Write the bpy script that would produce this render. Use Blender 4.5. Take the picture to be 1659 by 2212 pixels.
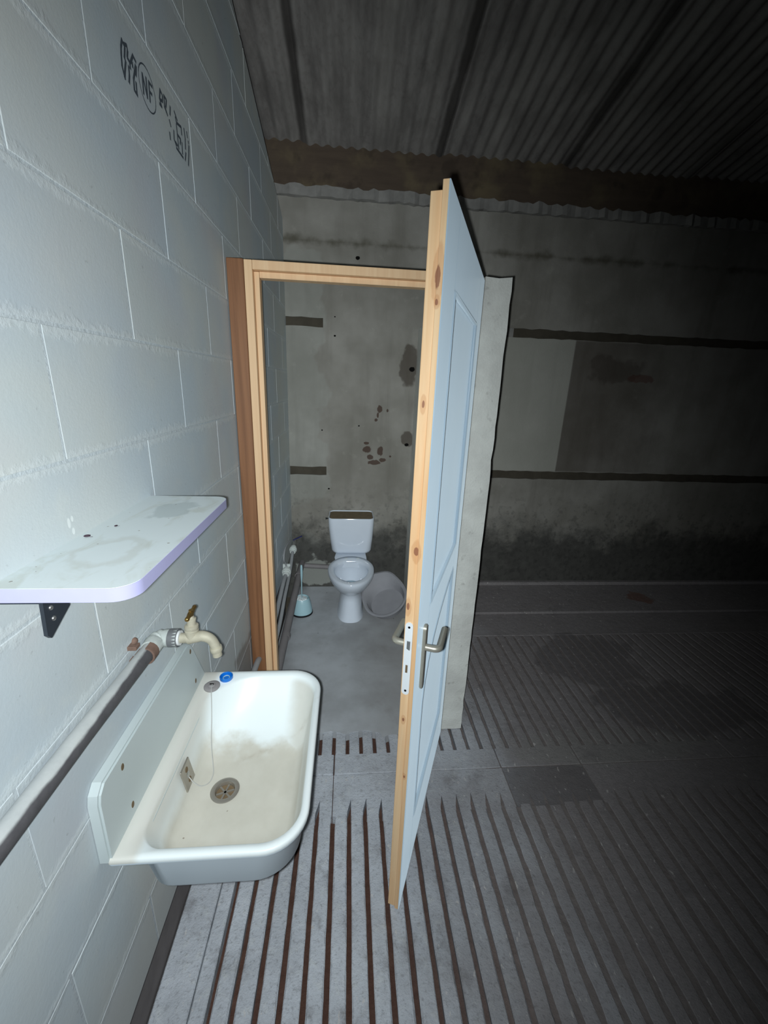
import bpy, bmesh, math, random
from mathutils import Vector, Matrix
random.seed(7)
for o in list(bpy.data.objects): bpy.data.objects.remove(o)
SC = bpy.context.scene
COL = SC.collection
PI = math.pi

# ------------------------------------------------------------------ camera
def cam_matrix(loc, yaw, pit, rol):
    yaw, pit, rol = map(math.radians, (yaw, pit, rol))
    fwd = Vector((math.sin(yaw)*math.cos(pit), math.cos(yaw)*math.cos(pit), -math.sin(pit)))
    right = Vector((math.cos(yaw), -math.sin(yaw), 0))
    down = fwd.cross(right)
    r = math.cos(rol)*right + math.sin(rol)*down
    d = -math.sin(rol)*right + math.cos(rol)*down
    m = Matrix((r, -d, -fwd)).transposed().to_4x4()
    m.translation = Vector(loc)
    return m
CAM = Vector((.454, 0, 1.68))
cd = bpy.data.cameras.new('camera'); cam = bpy.data.objects.new('camera', cd); COL.objects.link(cam)
cd.sensor_fit = 'VERTICAL'; cd.sensor_height = 36; cd.lens = 888/2212*36; cd.clip_start = .02; cd.clip_end = 60
cam.matrix_world = cam_matrix(CAM, 5.25, 17.22, -2.25)
SC.camera = cam

# ------------------------------------------------------------------ world, flash, exposure
w = bpy.data.worlds.new('world'); SC.world = w; w.use_nodes = True
w.node_tree.nodes['Background'].inputs[0].default_value = (.55, .6, .7, 1)
w.node_tree.nodes['Background'].inputs[1].default_value = .012
vs = SC.view_settings
vs.view_transform = 'Standard'; vs.look = 'None'; vs.gamma = 1; vs.use_curve_mapping = False; vs.exposure = 0
FLASH_POWER = 59
ld = bpy.data.lights.new('phone_flash', 'SPOT'); flash = bpy.data.objects.new('phone_flash', ld); COL.objects.link(flash)
ld.energy = FLASH_POWER; ld.color = (.89, .965, 1.0); ld.spot_size = math.radians(150); ld.spot_blend = 1.0
ld.shadow_soft_size = .006
ld.use_nodes = True
lt = ld.node_tree; em = lt.nodes['Emission']
lf = lt.nodes.new('ShaderNodeLightFalloff'); lf.inputs['Strength'].default_value = 1.0
fa = lt.nodes.new('ShaderNodeMath'); fa.operation = 'MULTIPLY'; fa.inputs[1].default_value = .62
fb = lt.nodes.new('ShaderNodeMath'); fb.operation = 'MULTIPLY_ADD'; fb.inputs[1].default_value = .17
lt.links.new(lf.outputs['Linear'], fa.inputs[0]); lt.links.new(lf.outputs['Constant'], fb.inputs[0]); lt.links.new(fa.outputs[0], fb.inputs[2])
lt.links.new(fb.outputs[0], em.inputs['Strength'])
flash.matrix_world = cam_matrix(cam.matrix_world @ Vector((-.017, -.008, -.01)), -21, 24, 0) @ Matrix.Diagonal((.90, 1.25, 1, 1))

# ------------------------------------------------------------------ node helpers
class NT:
    def __init__(s, name):
        s.m = bpy.data.materials.new(name); s.m.use_nodes = True
        s.t = s.m.node_tree; s.b = s.t.nodes['Principled BSDF']
    def n(s, typ, **kw):
        x = s.t.nodes.new(typ)
        for k, v in kw.items(): setattr(x, k, v)
        return x
    def l(s, a, b): s.t.links.new(a, b)
    def pos(s): return s.n('ShaderNodeNewGeometry').outputs['Position']
    def obj(s): return s.n('ShaderNodeTexCoord').outputs['Object']
    def scale(s, v, sc):
        m = s.n('ShaderNodeMapping'); s.l(v, m.inputs[0]); m.inputs['Scale'].default_value = sc if hasattr(sc, '__len__') else (sc,)*3
        return m.outputs[0]
    def noise(s, v, sc, det=4, rough=.55, dist=0):
        x = s.n('ShaderNodeTexNoise'); s.l(v, x.inputs['Vector']); x.inputs['Scale'].default_value = sc
        x.inputs['Detail'].default_value = det; x.inputs['Roughness'].default_value = rough; x.inputs['Distortion'].default_value = dist
        return x.outputs['Fac']
    def ramp(s, f, a, b, smooth=True):
        x = s.n('ShaderNodeMapRange', interpolation_type='SMOOTHSTEP' if smooth else 'LINEAR')
        s.l(f, x.inputs[0]); x.inputs[1].default_value = a; x.inputs[2].default_value = b
        return x.outputs[0]
    def mix(s, f, a, b):
        x = s.n('ShaderNodeMix', data_type='RGBA')
        if hasattr(f, 'default_value') and not isinstance(f, (int, float)): s.l(f, x.inputs[0])
        else: x.inputs[0].default_value = f
        for i, c in ((6, a), (7, b)):
            if isinstance(c, (tuple, list)): x.inputs[i].default_value = (*c[:3], 1)
            else: s.l(c, x.inputs[i])
        return x.outputs[2]
    def math(s, op, a, b=None):
        x = s.n('ShaderNodeMath', operation=op)
        for i, c in enumerate((a, b)):
            if c is None: continue
            if isinstance(c, (int, float)): x.inputs[i].default_value = c
            else: s.l(c, x.inputs[i])
        return x.outputs[0]
    def sep(s, v):
        x = s.n('ShaderNodeSeparateXYZ'); s.l(v, x.inputs[0]); return x.outputs
    def blob(s, v, c, r, warp=.3, wsc=20):
        """soft-edged noisy ellipsoid mask: 1 inside"""
        sub = s.n('ShaderNodeVectorMath', operation='SUBTRACT'); s.l(v, sub.inputs[0]); sub.inputs[1].default_value = c
        dv = s.n('ShaderNodeVectorMath', operation='DIVIDE'); s.l(sub.outputs[0], dv.inputs[0]); dv.inputs[1].default_value = r
        ln = s.n('ShaderNodeVectorMath', operation='LENGTH'); s.l(dv.outputs[0], ln.inputs[0])
        f = ln.outputs['Value']
        if warp:
            nz = s.noise(v, wsc, 3)
            f = s.math('ADD', f, s.math('MULTIPLY', s.math('SUBTRACT', nz, .5), warp*4))
        return s.ramp(f, 1.12, .88)
    def maxm(s, *fs):
        r = fs[0]
        for f in fs[1:]: r = s.math('MAXIMUM', r, f)
        return r
    def bump(s, h, strength=.3, dist=.004):
        x = s.n('ShaderNodeBump'); s.l(h, x.inputs['Height']); x.inputs['Strength'].default_value = strength; x.inputs['Distance'].default_value = dist
        s.l(x.outputs[0], s.b.inputs['Normal'])
    def out(s, col, rough=.8, spec=.3, metal=0):
        if isinstance(col, (tuple, list)): s.b.inputs['Base Color'].default_value = (*col[:3], 1)
        else: s.l(col, s.b.inputs['Base Color'])
        if isinstance(rough, (int, float)): s.b.inputs['Roughness'].default_value = rough
        else: s.l(rough, s.b.inputs['Roughness'])
        s.b.inputs['Specular IOR Level'].default_value = spec; s.b.inputs['Metallic'].default_value = metal
        return s.m
def sr(r, g, b):                                   # sRGB 0..255 -> linear
    f = lambda c: (c/255/12.92) if c/255 <= .04045 else ((c/255+.055)/1.055)**2.4
    return (f(r), f(g), f(b))
MAT = {}
def plain(name, col, rough=.6, spec=.4, metal=0, var=.12, sc=25, bump=0):
    t = NT(name); v = t.obj()
    nz = t.noise(v, sc, 4)
    c = t.mix(nz, tuple(x*(1-var) for x in col), tuple(min(1, x*(1+var)) for x in col))
    if bump: t.bump(nz, bump, .002)
    MAT[name] = t.out(c, rough, spec, metal); return MAT[name]

# ---- block wall
def m_block():
    t = NT('painted_block'); p = t.pos(); o = t.obj()
    inf = t.n('ShaderNodeObjectInfo').outputs['Random']
    big = t.noise(p, 2.2, 3); fine = t.noise(p, 120, 3, .7); mid = t.noise(p, 14, 4)
    c = t.mix(t.ramp(big, .35, .65), sr(199, 210, 214), sr(211, 215, 210))
    c = t.mix(t.math('MULTIPLY', inf, .3), c, sr(192, 202, 214))
    c = t.mix(t.math('MULTIPLY', t.ramp(t.noise(p, 3.1, 3), .5, .75), .35), c, sr(200, 196, 202))
    c = t.mix(t.math('MULTIPLY', t.ramp(mid, .55, .75), .3), c, sr(214, 218, 214))
    # lighter mortar smeared over the bed-joint edges (object z measured from block centre)
    z = t.math('ABSOLUTE', t.sep(o)[2])
    wz = t.math('ADD', z, t.math('MULTIPLY', t.math('SUBTRACT', t.noise(p, 5, 3), .5), .030))
    wz = t.math('ADD', wz, t.math('MULTIPLY', t.math('SUBTRACT', t.noise(p, 52, 3, .6), .5), .030))
    sm = t.ramp(wz, .083, .098)
    c = t.mix(t.math('MULTIPLY', sm, .48), c, sr(220, 226, 226))
    wf = t.maxm(t.blob(p, (0, .675, 1.444), (.02, .0035, .009), .1, 60), t.blob(p, (0, .684, 1.449), (.02, .003, .005), .1, 60), t.blob(p, (0, .682, 1.428), (.02, .0035, .006), .1, 60))
    c = t.mix(t.math('MULTIPLY', wf, .7), c, sr(240, 244, 242))
    c = t.mix(t.math('MULTIPLY', t.ramp(t.noise(p, 1.6, 2), .5, .7), .4), c, sr(206, 207, 196))
    pit = t.ramp(t.noise(p, 60, 2), .70, .76)
    c = t.mix(t.math('MULTIPLY', pit, .25), c, sr(120, 120, 118))
    # damp brown stain low on the wall beside the door frame and grime near the floor
    z2 = t.sep(p)[2]
    st = t.blob(p, (0, 1.64, .38), (.3, .36, .17), .35, 6)
    c = t.mix(t.math('MULTIPLY', st, .6), c, sr(120, 98, 78))
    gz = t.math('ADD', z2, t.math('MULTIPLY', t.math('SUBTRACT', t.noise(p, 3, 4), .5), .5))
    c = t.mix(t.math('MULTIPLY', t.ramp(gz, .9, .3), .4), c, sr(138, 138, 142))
    rs = t.maxm(t.blob(p, (0, .50, 1.665), (.02, .016, .0022), .12, 60), t.blob(p, (0, .512, 1.585), (.02, .004, .02), .15, 60))
    c = t.mix(t.math('MULTIPLY', rs, .4), c, sr(190, 120, 110))
    h = t.math('ADD', t.math('MULTIPLY', fine, .35), t.math('ADD', t.math('MULTIPLY', sm, t.math('MULTIPLY', t.noise(p, 85, 3, .7), 1.5)), t.math('MULTIPLY', mid, .5)))
    t.bump(h, .3, .003)
    return t.out(c, .85, .25)
MAT['block'] = m_block()
def m_mortar():
    t = NT('mortar'); p = t.pos()
    nz = t.noise(p, 70, 4, .7)
    c = t.mix(nz, sr(194, 203, 207), sr(212, 219, 221))
    gz = t.math('ADD', t.sep(p)[2], t.math('MULTIPLY', t.math('SUBTRACT', t.noise(p, 3, 4), .5), .5))
    c = t.mix(t.math('MULTIPLY', t.ramp(gz, 1.1, .5), .45), c, sr(158, 162, 168))
    t.bump(nz, .6, .004); return t.out(c, .9, .2)
MAT['mortar'] = m_mortar()
def m_footing():
    t = NT('footing_concrete'); p = t.pos()
    nz = t.noise(p, 12, 5)
    c = t.mix(nz, sr(92, 86, 86), sr(132, 126, 124)); t.bump(nz, .4, .006)
    return t.out(c, .9, .2)
MAT['footing'] = m_footing()
# ---- back wall
def m_back():
    t = NT('old_rendered_concrete'); p = t.pos(); x, y, z = t.sep(p)
    big = t.noise(p, 1.7, 4, .6); mid = t.noise(p, 9, 5, .65); fine = t.noise(p, 90, 3, .7)
    vst = t.noise(t.scale(p, (6, 6, .7)), 1.6, 4)
    c = t.mix(t.ramp(big, .3, .7), sr(128, 125, 117), sr(156, 153, 146))
    c = t.mix(t.math('MULTIPLY', t.ramp(vst, .45, .75), .35), c, sr(104, 100, 92))
    c = t.mix(t.math('MULTIPLY', t.ramp(mid, .58, .8), .35), c, sr(178, 176, 166))
    # lighter render near the left edge and in the square patch beside the partition
    c = t.mix(t.math('MULTIPLY', t.blob(p, (.1, 3.2, 1.6), (.16, .5, 1.2), .8, 3), .18), c, sr(172, 178, 172))
    pt = t.math('MULTIPLY', t.ramp(t.math('ABSOLUTE', t.math('SUBTRACT', x, 1.55)), .602, .594), t.ramp(t.math('ABSOLUTE', t.math('SUBTRACT', z, 1.55)), .505, .497))
    c = t.mix(t.math('MULTIPLY', pt, .55), c, sr(176, 176, 166))
    # old dark stain right of the patch
    rt = t.math('MULTIPLY', t.ramp(x, 2.146, 2.156), t.ramp(t.math('ABSOLUTE', t.math('SUBTRACT', z, 1.55)), .51, .49))
    rt = t.math('MULTIPLY', rt, t.ramp(t.math('ADD', x, t.math('MULTIPLY', t.noise(p, 3, 4), 1.2)), 3.9, 2.9))
    c = t.mix(t.math('MULTIPLY', rt, .6), c, sr(74, 66, 58))
    c = t.mix(t.math('MULTIPLY', t.blob(p, (2.5, 3.2, 1.86), (.22, .5, .10), .6, 5), .4), c, sr(60, 50, 44))
    c = t.mix(t.math('MULTIPLY', t.blob(p, (2.72, 3.2, 1.80), (.09, .5, .035), .5, 9), .5), c, sr(90, 50, 42))
    # blotchy grime line under the wall head
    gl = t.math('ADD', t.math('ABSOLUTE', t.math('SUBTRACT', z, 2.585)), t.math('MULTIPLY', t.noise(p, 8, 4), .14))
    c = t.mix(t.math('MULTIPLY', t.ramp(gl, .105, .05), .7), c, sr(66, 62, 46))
    # mould climbing from the floor
    mz = t.math('SUBTRACT', z, t.math('MULTIPLY', t.math('SUBTRACT', t.noise(p, 4.5, 6, .65), .5), .75))
    mo = t.math('MULTIPLY', t.ramp(mz, .66, .36), .88)
    sp = t.math('MULTIPLY', t.ramp(t.noise(p, 26, 4), .52, .66), t.ramp(z, 1.0, .5))
    c = t.mix(mo, c, t.mix(t.noise(p, 17, 5), sr(34, 33, 34), sr(84, 84, 80)))
    c = t.mix(t.math('MULTIPLY', sp, .4), c, sr(52, 52, 50))
    c = t.mix(t.math('MULTIPLY', t.blob(p, (.19, 3.2, .15), (.17, .5, .12), .5, 9), .8), c, sr(150, 152, 146))
    # chipped spots
    for cx, cz, rx, rz in ((.685, 1.50, .02, .025), (.672, 1.455, .008, .02), (.745, 1.49, .008, .012), (.66, 1.42, .012, .012),
                           (.60, 1.19, .03, .025), (.625, 1.13, .03, .02), (.70, 1.18, .022, .04), (.66, 1.09, .05, .02), (.72, 1.11, .03, .015), (.59, 1.24, .02, .01), (.78, 1.14, .008, .008)):
        c = t.mix(t.math('MULTIPLY', t.blob(p, (cx, 3.2, cz), (rx, .3, rz), .35, 30), .85), c, sr(74, 56, 48))
    for cx, cz, rx, rz in ((.90, 1.82, .075, .13), (.905, 1.275, .05, .055)):
        c = t.mix(t.math('MULTIPLY', t.blob(p, (cx, 3.2, cz), (rx, .3, rz), .3, 10), .75), c, sr(76, 68, 60))
    for cx, cz, r in ((.917, 1.795, .02), (.905, 1.235, .016), (.345, 2.125, .006), (.345, 2.0, .008), (.5, 2.5, .014), (.62, 2.42, .012), (.28, 2.40, .008), (.25, 1.33, .006), (.53, 1.37, .007), (.3, .87, .008)):
        c = t.mix(t.blob(p, (cx, 3.2, cz), (r, .3, r*.8), .2, 40), c, sr(14, 13, 12))
    t.bump(t.math('ADD', t.math('MULTIPLY', fine, .4), mid), .5, .006)
    return t.out(c, .92, .15)
MAT['back'] = m_back()
plain('recess_dirt', sr(76, 71, 62), .95, .1, 0, .4, 12, .5)
plain('ledge_mortar', sr(140, 138, 134), .95, .1, 0, .35, 14, 1.0)
# ---- slats / floor
def m_slat(name='worn_slat_concrete', dark=0.0):
    t = NT(name); p = t.pos(); x, y, z = t.sep(p)
    big = t.noise(p, 3, 5, .65); fine = t.noise(p, 160, 3, .7); mid = t.noise(p, 26, 4, .65)
    c = t.mix(t.ramp(big, .3, .7), sr(170, 174, 180), sr(198, 203, 210))
    c = t.mix(t.math('MULTIPLY', t.ramp(mid, .52, .72), .4), c, sr(205, 208, 206))
    # dung and dust trodden in away from the wall
    dx = t.math('ADD', x, t.math('MULTIPLY', t.math('SUBTRACT', t.noise(p, 2.2, 5, .6), .5), 1.1))
    dirt = t.ramp(dx, .35, 1.5)
    dc = t.mix(t.noise(p, 30, 5, .7), sr(106, 98, 96), sr(142, 133, 130))
    c = t.mix(t.math('MULTIPLY', dirt, .85), c, dc)
    c = t.mix(dark, c, sr(70, 67, 67))
    wet = t.maxm(t.blob(p, (2.05, 2.2, 0), (.35, .28, .3), .45, 4), t.blob(p, (2.3, 1.75, 0), (.45, .18, .3), .45, 5))
    c = t.mix(t.math('MULTIPLY', wet, .35), c, sr(56, 54, 56))
    c = t.mix(t.math('MULTIPLY', t.blob(p, (2.95, 2.95, 0), (.10, .10, .3), .5, 9), .6), c, sr(120, 74, 52))
    cl = t.blob(p, (1.75, 1.52, 0), (.5, .11, .3), .3, 5)
    c = t.mix(t.math('MULTIPLY', cl, .5), c, sr(138, 136, 132))
    bl = t.noise(p, 7, 6, .7)
    c = t.mix(t.math('MULTIPLY', t.ramp(bl, .52, .72), .55), c, sr(112, 108, 108))
    c = t.mix(t.math('MULTIPLY', t.ramp(t.noise(p, 75, 4, .7), .52, .70), .4), c, sr(98, 94, 94))
    sc = t.ramp(t.noise(t.scale(p, (1, .5, 1)), 55, 3), .66, .70)
    c = t.mix(t.math('MULTIPLY', sc, .5), c, sr(205, 200, 195))
    t.bump(t.math('ADD', t.math('MULTIPLY', fine, .6), t.math('MULTIPLY', mid, 1.0)), .8, .006)
    return t.out(c, .9, .2)
MAT['slat'] = m_slat(); MAT['slat_dark'] = m_slat('soiled_slat_concrete', .45)
def m_dung():
    t = NT('dried_dung'); p = t.pos(); nz = t.noise(p, 24, 5, .7)
    dx = t.ramp(t.sep(p)[0], .55, 1.25)
    c = t.mix(dx, t.mix(nz, sr(60, 40, 34), sr(104, 78, 68)), t.mix(nz, sr(98, 92, 90), sr(138, 130, 127)))
    t.bump(nz, .8, .01); return t.out(c, .95, .15)
MAT['dung'] = m_dung()
def m_screed():
    t = NT('smooth_screed'); p = t.pos(); x, y, z = t.sep(p)
    nz = t.noise(p, 2.6, 5, .6); fine = t.noise(p, 120, 3, .7)
    c = t.mix(t.ramp(nz, .3, .7), sr(158, 160, 162), sr(186, 190, 194))
    c = t.mix(t.math('MULTIPLY', t.ramp(t.noise(p, 8, 5), .55, .75), .3), c, sr(128, 126, 122))
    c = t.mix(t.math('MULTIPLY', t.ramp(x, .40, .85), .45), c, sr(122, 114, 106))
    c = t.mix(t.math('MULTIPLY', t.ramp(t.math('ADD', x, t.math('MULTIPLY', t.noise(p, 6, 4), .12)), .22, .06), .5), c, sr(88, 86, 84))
    fl = t.ramp(t.noise(p, 34, 1), .80, .82)
    c = t.mix(fl, c, sr(40, 36, 34))
    t.bump(t.math('ADD', t.math('MULTIPLY', fine, .3), nz), .3, .004); return t.out(c, .75, .3)
MAT['screed'] = m_screed()
# ---- roof
def m_roof():
    t = NT('weathered_fibre_cement'); p = t.pos()
    nz = t.noise(t.scale(p, (3, .6, 3)), 3, 5, .65); m = t.noise(p, 30, 4)
    c = t.mix(t.ramp(nz, .3, .7), sr(114, 110, 107), sr(150, 146, 142))
    c = t.mix(t.math('MULTIPLY', t.ramp(m, .5, .8), .3), c, sr(90, 80, 78))
    ox = t.sep(t.obj())[0]
    lap = t.math('ADD', t.math('ABSOLUTE', t.math('SUBTRACT', t.math('ABSOLUTE', t.math('SUBTRACT', ox, .437)), .437)), t.math('MULTIPLY', t.noise(p, 5, 3), .03))
    c = t.mix(t.math('MULTIPLY', t.ramp(lap, .052, .028), .75), c, sr(44, 40, 38))
    wv = t.noise(t.scale(p, (5.6, .35, .35)), 1.0, 2)
    c = t.mix(t.math('MULTIPLY', t.ramp(wv, .45, .65), .3), c, sr(160, 156, 150))
    t.bump(m, .3, .004); return t.out(c, .95, .1)
MAT['roof'] = m_roof()
def m_beam():
    t = NT('stained_timber'); p = t.pos()
    g = t.noise(t.scale(p, (1.2, 8, 8)), 3, 5, .6); s = t.noise(p, 4, 4)
    c = t.mix(g, sr(72, 62, 55), sr(100, 87, 74)); c = t.mix(t.math('MULTIPLY', t.ramp(s, .45, .7), .6), c, sr(122, 110, 84)); c = t.mix(t.math('MULTIPLY', t.ramp(t.noise(p, 7, 5), .55, .7), .5), c, sr(60, 52, 46))
    t.bump(g, .4, .006); return t.out(c, .9, .15)
MAT['beam'] = m_beam()
# ---- partition
def m_part():
    t = NT('block_end_render'); p = t.pos()
    nz = t.noise(p, 6, 5, .6); m = t.noise(p, 22, 4)
    c = t.mix(t.ramp(nz, .3, .7), sr(206, 206, 200), sr(226, 227, 220))
    c = t.mix(t.math('MULTIPLY', t.ramp(m, .62, .74), .4), c, sr(128, 124, 120))
    t.bump(t.math('ADD', m, t.noise(p, 120, 3)), .4, .004); return t.out(c, .92, .2)
MAT['part'] = m_part()
# ---- woods
def m_pine(name, c1, c2, knots=(), axis='Y', grain=1.0, dark=None):
    t = NT(name); o = t.obj()
    v = t.scale(o, (14, 14, .55))
    g = t.noise(v, 3.2*grain, 4, .5, .6); g2 = t.noise(t.scale(o, (120, 120, 2)), 2, 2)
    c = t.mix(t.ramp(g, .3, .7), c1, c2)
    c = t.mix(t.math('MULTIPLY', t.ramp(g2, .55, .8), .14), c, tuple(x*.6 for x in c1))
    for ky, kz, ry, rz in knots:
        ctr = (0, ky, kz) if axis == 'Y' else (ky, 0, kz); rr = (.2, ry*2.2, rz*2.6) if axis == 'Y' else (ry*2.2, .2, rz*2.6)
        r2 = (.2, ry, rz) if axis == 'Y' else (ry, .2, rz)
        c = t.mix(t.math('MULTIPLY', t.blob(o, ctr, rr, .2, 30), .35), c, sr(196, 128, 74))
        c = t.mix(t.math('MULTIPLY', t.blob(o, ctr, r2, .2, 60), .8), c, sr(140, 84, 62))
    if dark:
        for ky, kz, ry, rz in dark:
            c = t.mix(t.math('MULTIPLY', t.blob(o, (ky, 0, kz), (ry, .3, rz), .45, 14), .7), c, sr(72, 52, 34))
    t.bump(g2, .12, .002)
    MAT[name] = t.out(c, .55, .35)
m_pine('pine_door', sr(234, 186, 136), sr(246, 212, 168), [(.013, 1.889, .006, .022), (.012, 1.843, .0035, .006), (.027, 1.642, .003, .008), (.021, 1.295, .006, .011), (.033, 1.141, .004, .01), (.027, .785, .003, .006), (.012, .588, .0025, .005)])
m_pine('pine_frame', sr(226, 186, 144), sr(234, 198, 156))
m_pine('brown_board', sr(116, 78, 52), sr(146, 102, 70), [(.03, 1.05, .010, .03), (.035, .62, .012, .02)], 'X', .8, [(.03, 1.25, .02, .2), (.025, .45, .02, .16), (.02, 1.62, .012, .02)])
def m_doorpaint():
    t = NT('primed_door_paint'); p = t.pos()
    nz = t.noise(p, 7, 4); f = t.noise(t.scale(p, (60, 60, 3)), 2, 3)
    c = t.mix(nz, sr(176, 198, 214), sr(194, 212, 224))
    t.bump(f, .05, .002)
    t.b.inputs['Sheen Weight'].default_value = .6; t.b.inputs['Sheen Roughness'].default_value = .35; t.b.inputs['Sheen Tint'].default_value = (.8, .92, 1, 1)
    t.b.inputs['Diffuse Roughness'].default_value = 1.0
    return t.out(c, .32, .5)
MAT['door_paint'] = m_doorpaint()
# ---- sink
def m_sink():
    t = NT('stained_white_resin'); p = t.pos(); x, y, z = t.sep(p)
    nz = t.noise(p, 9, 5, .6)
    depth = t.math('ADD', z, t.math('MULTIPLY', t.math('SUBTRACT', nz, .5), .05))
    st = t.ramp(depth, .765, .705)
    farclean = t.ramp(t.math('ADD', y, t.math('MULTIPLY', t.math('SUBTRACT', t.noise(p, 14, 4), .5), .16)), .98, .90)
    edge = t.math('MULTIPLY', t.ramp(t.math('ADD', x, t.math('MULTIPLY', t.math('SUBTRACT', nz, .5), .04)), .27, .32), t.ramp(z, .806, .79))
    m = t.math('MULTIPLY', t.math('MAXIMUM', t.math('MULTIPLY', st, farclean), t.math('MULTIPLY', edge, .7)), .72)
    c = t.mix(m, sr(240, 247, 247), t.mix(t.noise(p, 22, 5), sr(176, 164, 140), sr(206, 198, 180)))
    # brown scum line where water dried on the far slope, and the beige rim behind the basin
    ln = t.math('ADD', t.math('ABSOLUTE', t.math('SUBTRACT', t.math('ADD', y, t.math('MULTIPLY', x, -.45)), .815)), t.math('MULTIPLY', t.noise(p, 26, 5, .7), .075))
    c = t.mix(t.math('MULTIPLY', t.math('MULTIPLY', t.ramp(ln, .05, .012), t.ramp(x, .12, .2)), .4), c, sr(150, 132, 108))
    bk = t.math('MULTIPLY', t.ramp(x, .075, .055), t.ramp(z, .818, .812))
    c = t.mix(t.math('MULTIPLY', bk, .55), c, sr(206, 196, 178))
    sp = t.ramp(t.noise(p, 60, 1), .80, .83)
    c = t.mix(t.math('MULTIPLY', sp, .6), c, sr(104, 78, 58))
    return t.out(c, .35, .4)
MAT['sink'] = m_sink()
plain('clean_resin', sr(230, 242, 250), .35, .4, 0, .02, 6)
plain('splash_resin', sr(202, 212, 212), .45, .4, 0, .05, 6)
def m_shelf():
    t = NT('dusty_white_laminate'); p = t.pos()
    nz = t.noise(t.scale(p, (16, 7, 1)), 1.0, 5, .6, .8)
    c = t.mix(t.math('MULTIPLY', t.ramp(nz, .52, .66), .35), sr(234, 243, 244), sr(196, 198, 180))
    c = t.mix(t.math('MULTIPLY', t.blob(p, (.09, .85, 1.415), (.04, .055, .1), .4, 22), .5), c, sr(184, 196, 196))
    rg = t.math('SUBTRACT', t.blob(p, (.085, .63, 1.415), (.05, .06, .1), .3, 18), t.blob(p, (.08, .625, 1.415), (.036, .045, .1), .3, 18))
    c = t.mix(t.math('MULTIPLY', t.math('MAXIMUM', rg, 0), .18), c, sr(170, 160, 128))
    sp = t.ramp(t.noise(p, 90, 1), .78, .80)
    c = t.mix(t.math('MULTIPLY', sp, .7), c, sr(128, 112, 96))
    return t.out(c, .5, .35)
MAT['shelf'] = m_shelf()
plain('lilac_edging', sr(200, 198, 240), .4, .4, 0, .05, 30)
plain('anthracite_metal', sr(52, 58, 66), .45, .5, .2, .15, 60)
plain('zinc', sr(190, 190, 188), .35, .5, .9, .1, 60)
plain('satin_nickel', sr(196, 192, 178), .38, .6, .55, .08, 60)
plain('white_plate', sr(240, 246, 250), .4, .5, 0, .03, 40)
plain('dark_hole', sr(18, 16, 16), .9, .1)
plain('galvanised_pipe', sr(126, 128, 130), .5, .5, .35, .35, 30, .3)
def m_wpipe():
    t = NT('two_tone_pipe'); p = t.pos(); x, y, z = t.sep(p)
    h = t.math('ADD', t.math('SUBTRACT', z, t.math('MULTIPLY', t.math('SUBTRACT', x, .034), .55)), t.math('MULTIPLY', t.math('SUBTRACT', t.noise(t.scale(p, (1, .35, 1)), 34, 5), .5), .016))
    m = t.ramp(h, 1.1285, 1.135)  # pale on the upper wall side, dark on the lower room side, noisy boundary
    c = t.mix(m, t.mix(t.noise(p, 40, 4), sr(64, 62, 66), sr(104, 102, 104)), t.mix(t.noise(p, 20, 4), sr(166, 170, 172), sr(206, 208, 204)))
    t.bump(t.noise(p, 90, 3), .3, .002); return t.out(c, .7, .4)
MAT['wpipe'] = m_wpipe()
plain('lime_crust', sr(196, 202, 198), .9, .2, 0, .15, 60, .8)
plain('rust', sr(128, 104, 92), .9, .2, 0, .35, 60, .6)
plain('brass', sr(176, 142, 84), .3, .5, .9, .15, 50)
plain('tarnished_brass', sr(190, 184, 164), .6, .4, .12, .28, 45, .5)
plain('tape', sr(236, 238, 238), .6, .3, 0, .05)
plain('drain_steel', sr(176, 170, 160), .4, .5, .7, .15, 60)
plain('drain_grime', sr(118, 100, 76), .8, .3, 0, .3, 60)
plain('grey_rubber', sr(150, 146, 146), .6, .3, 0, .1, 60)
plain('nylon_cord', sr(190, 190, 186), .5, .4)
plain('blue_plastic', sr(14, 118, 214), .35, .5, 0, .06)
plain('porcelain', sr(216, 224, 234), .12, .6, 0, .03, 8)
plain('cistern_dust', sr(124, 110, 90), .95, .1, 0, .3, 30, .6)
plain('pale_blue_plastic', sr(170, 204, 212), .35, .45, 0, .05)
plain('black_rubber', sr(26, 28, 32), .6, .3)
plain('pvc_grey', sr(150, 152, 154), .5, .4, 0, .15, 20)
plain('pvc_dark', sr(126, 122, 122), .6, .3, 0, .2, 12)
plain('fitting_white', sr(206, 212, 208), .45, .4, 0, .1, 30)
plain('valve_blue', sr(24, 28, 92), .4, .5)
plain('dusty_tub', sr(150, 150, 154), .75, .25, 0, .14, 10, .2)
plain('ink', sr(84, 92, 100), .8, .2, 0, .25, 90)
plain('insect', sr(62, 44, 56), .5, .4)
plain('far_concrete', sr(92, 90, 88), .95, .1, 0, .25, 3, .4)
plain('white_bristle', sr(226, 236, 238), .7, .3)

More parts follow.
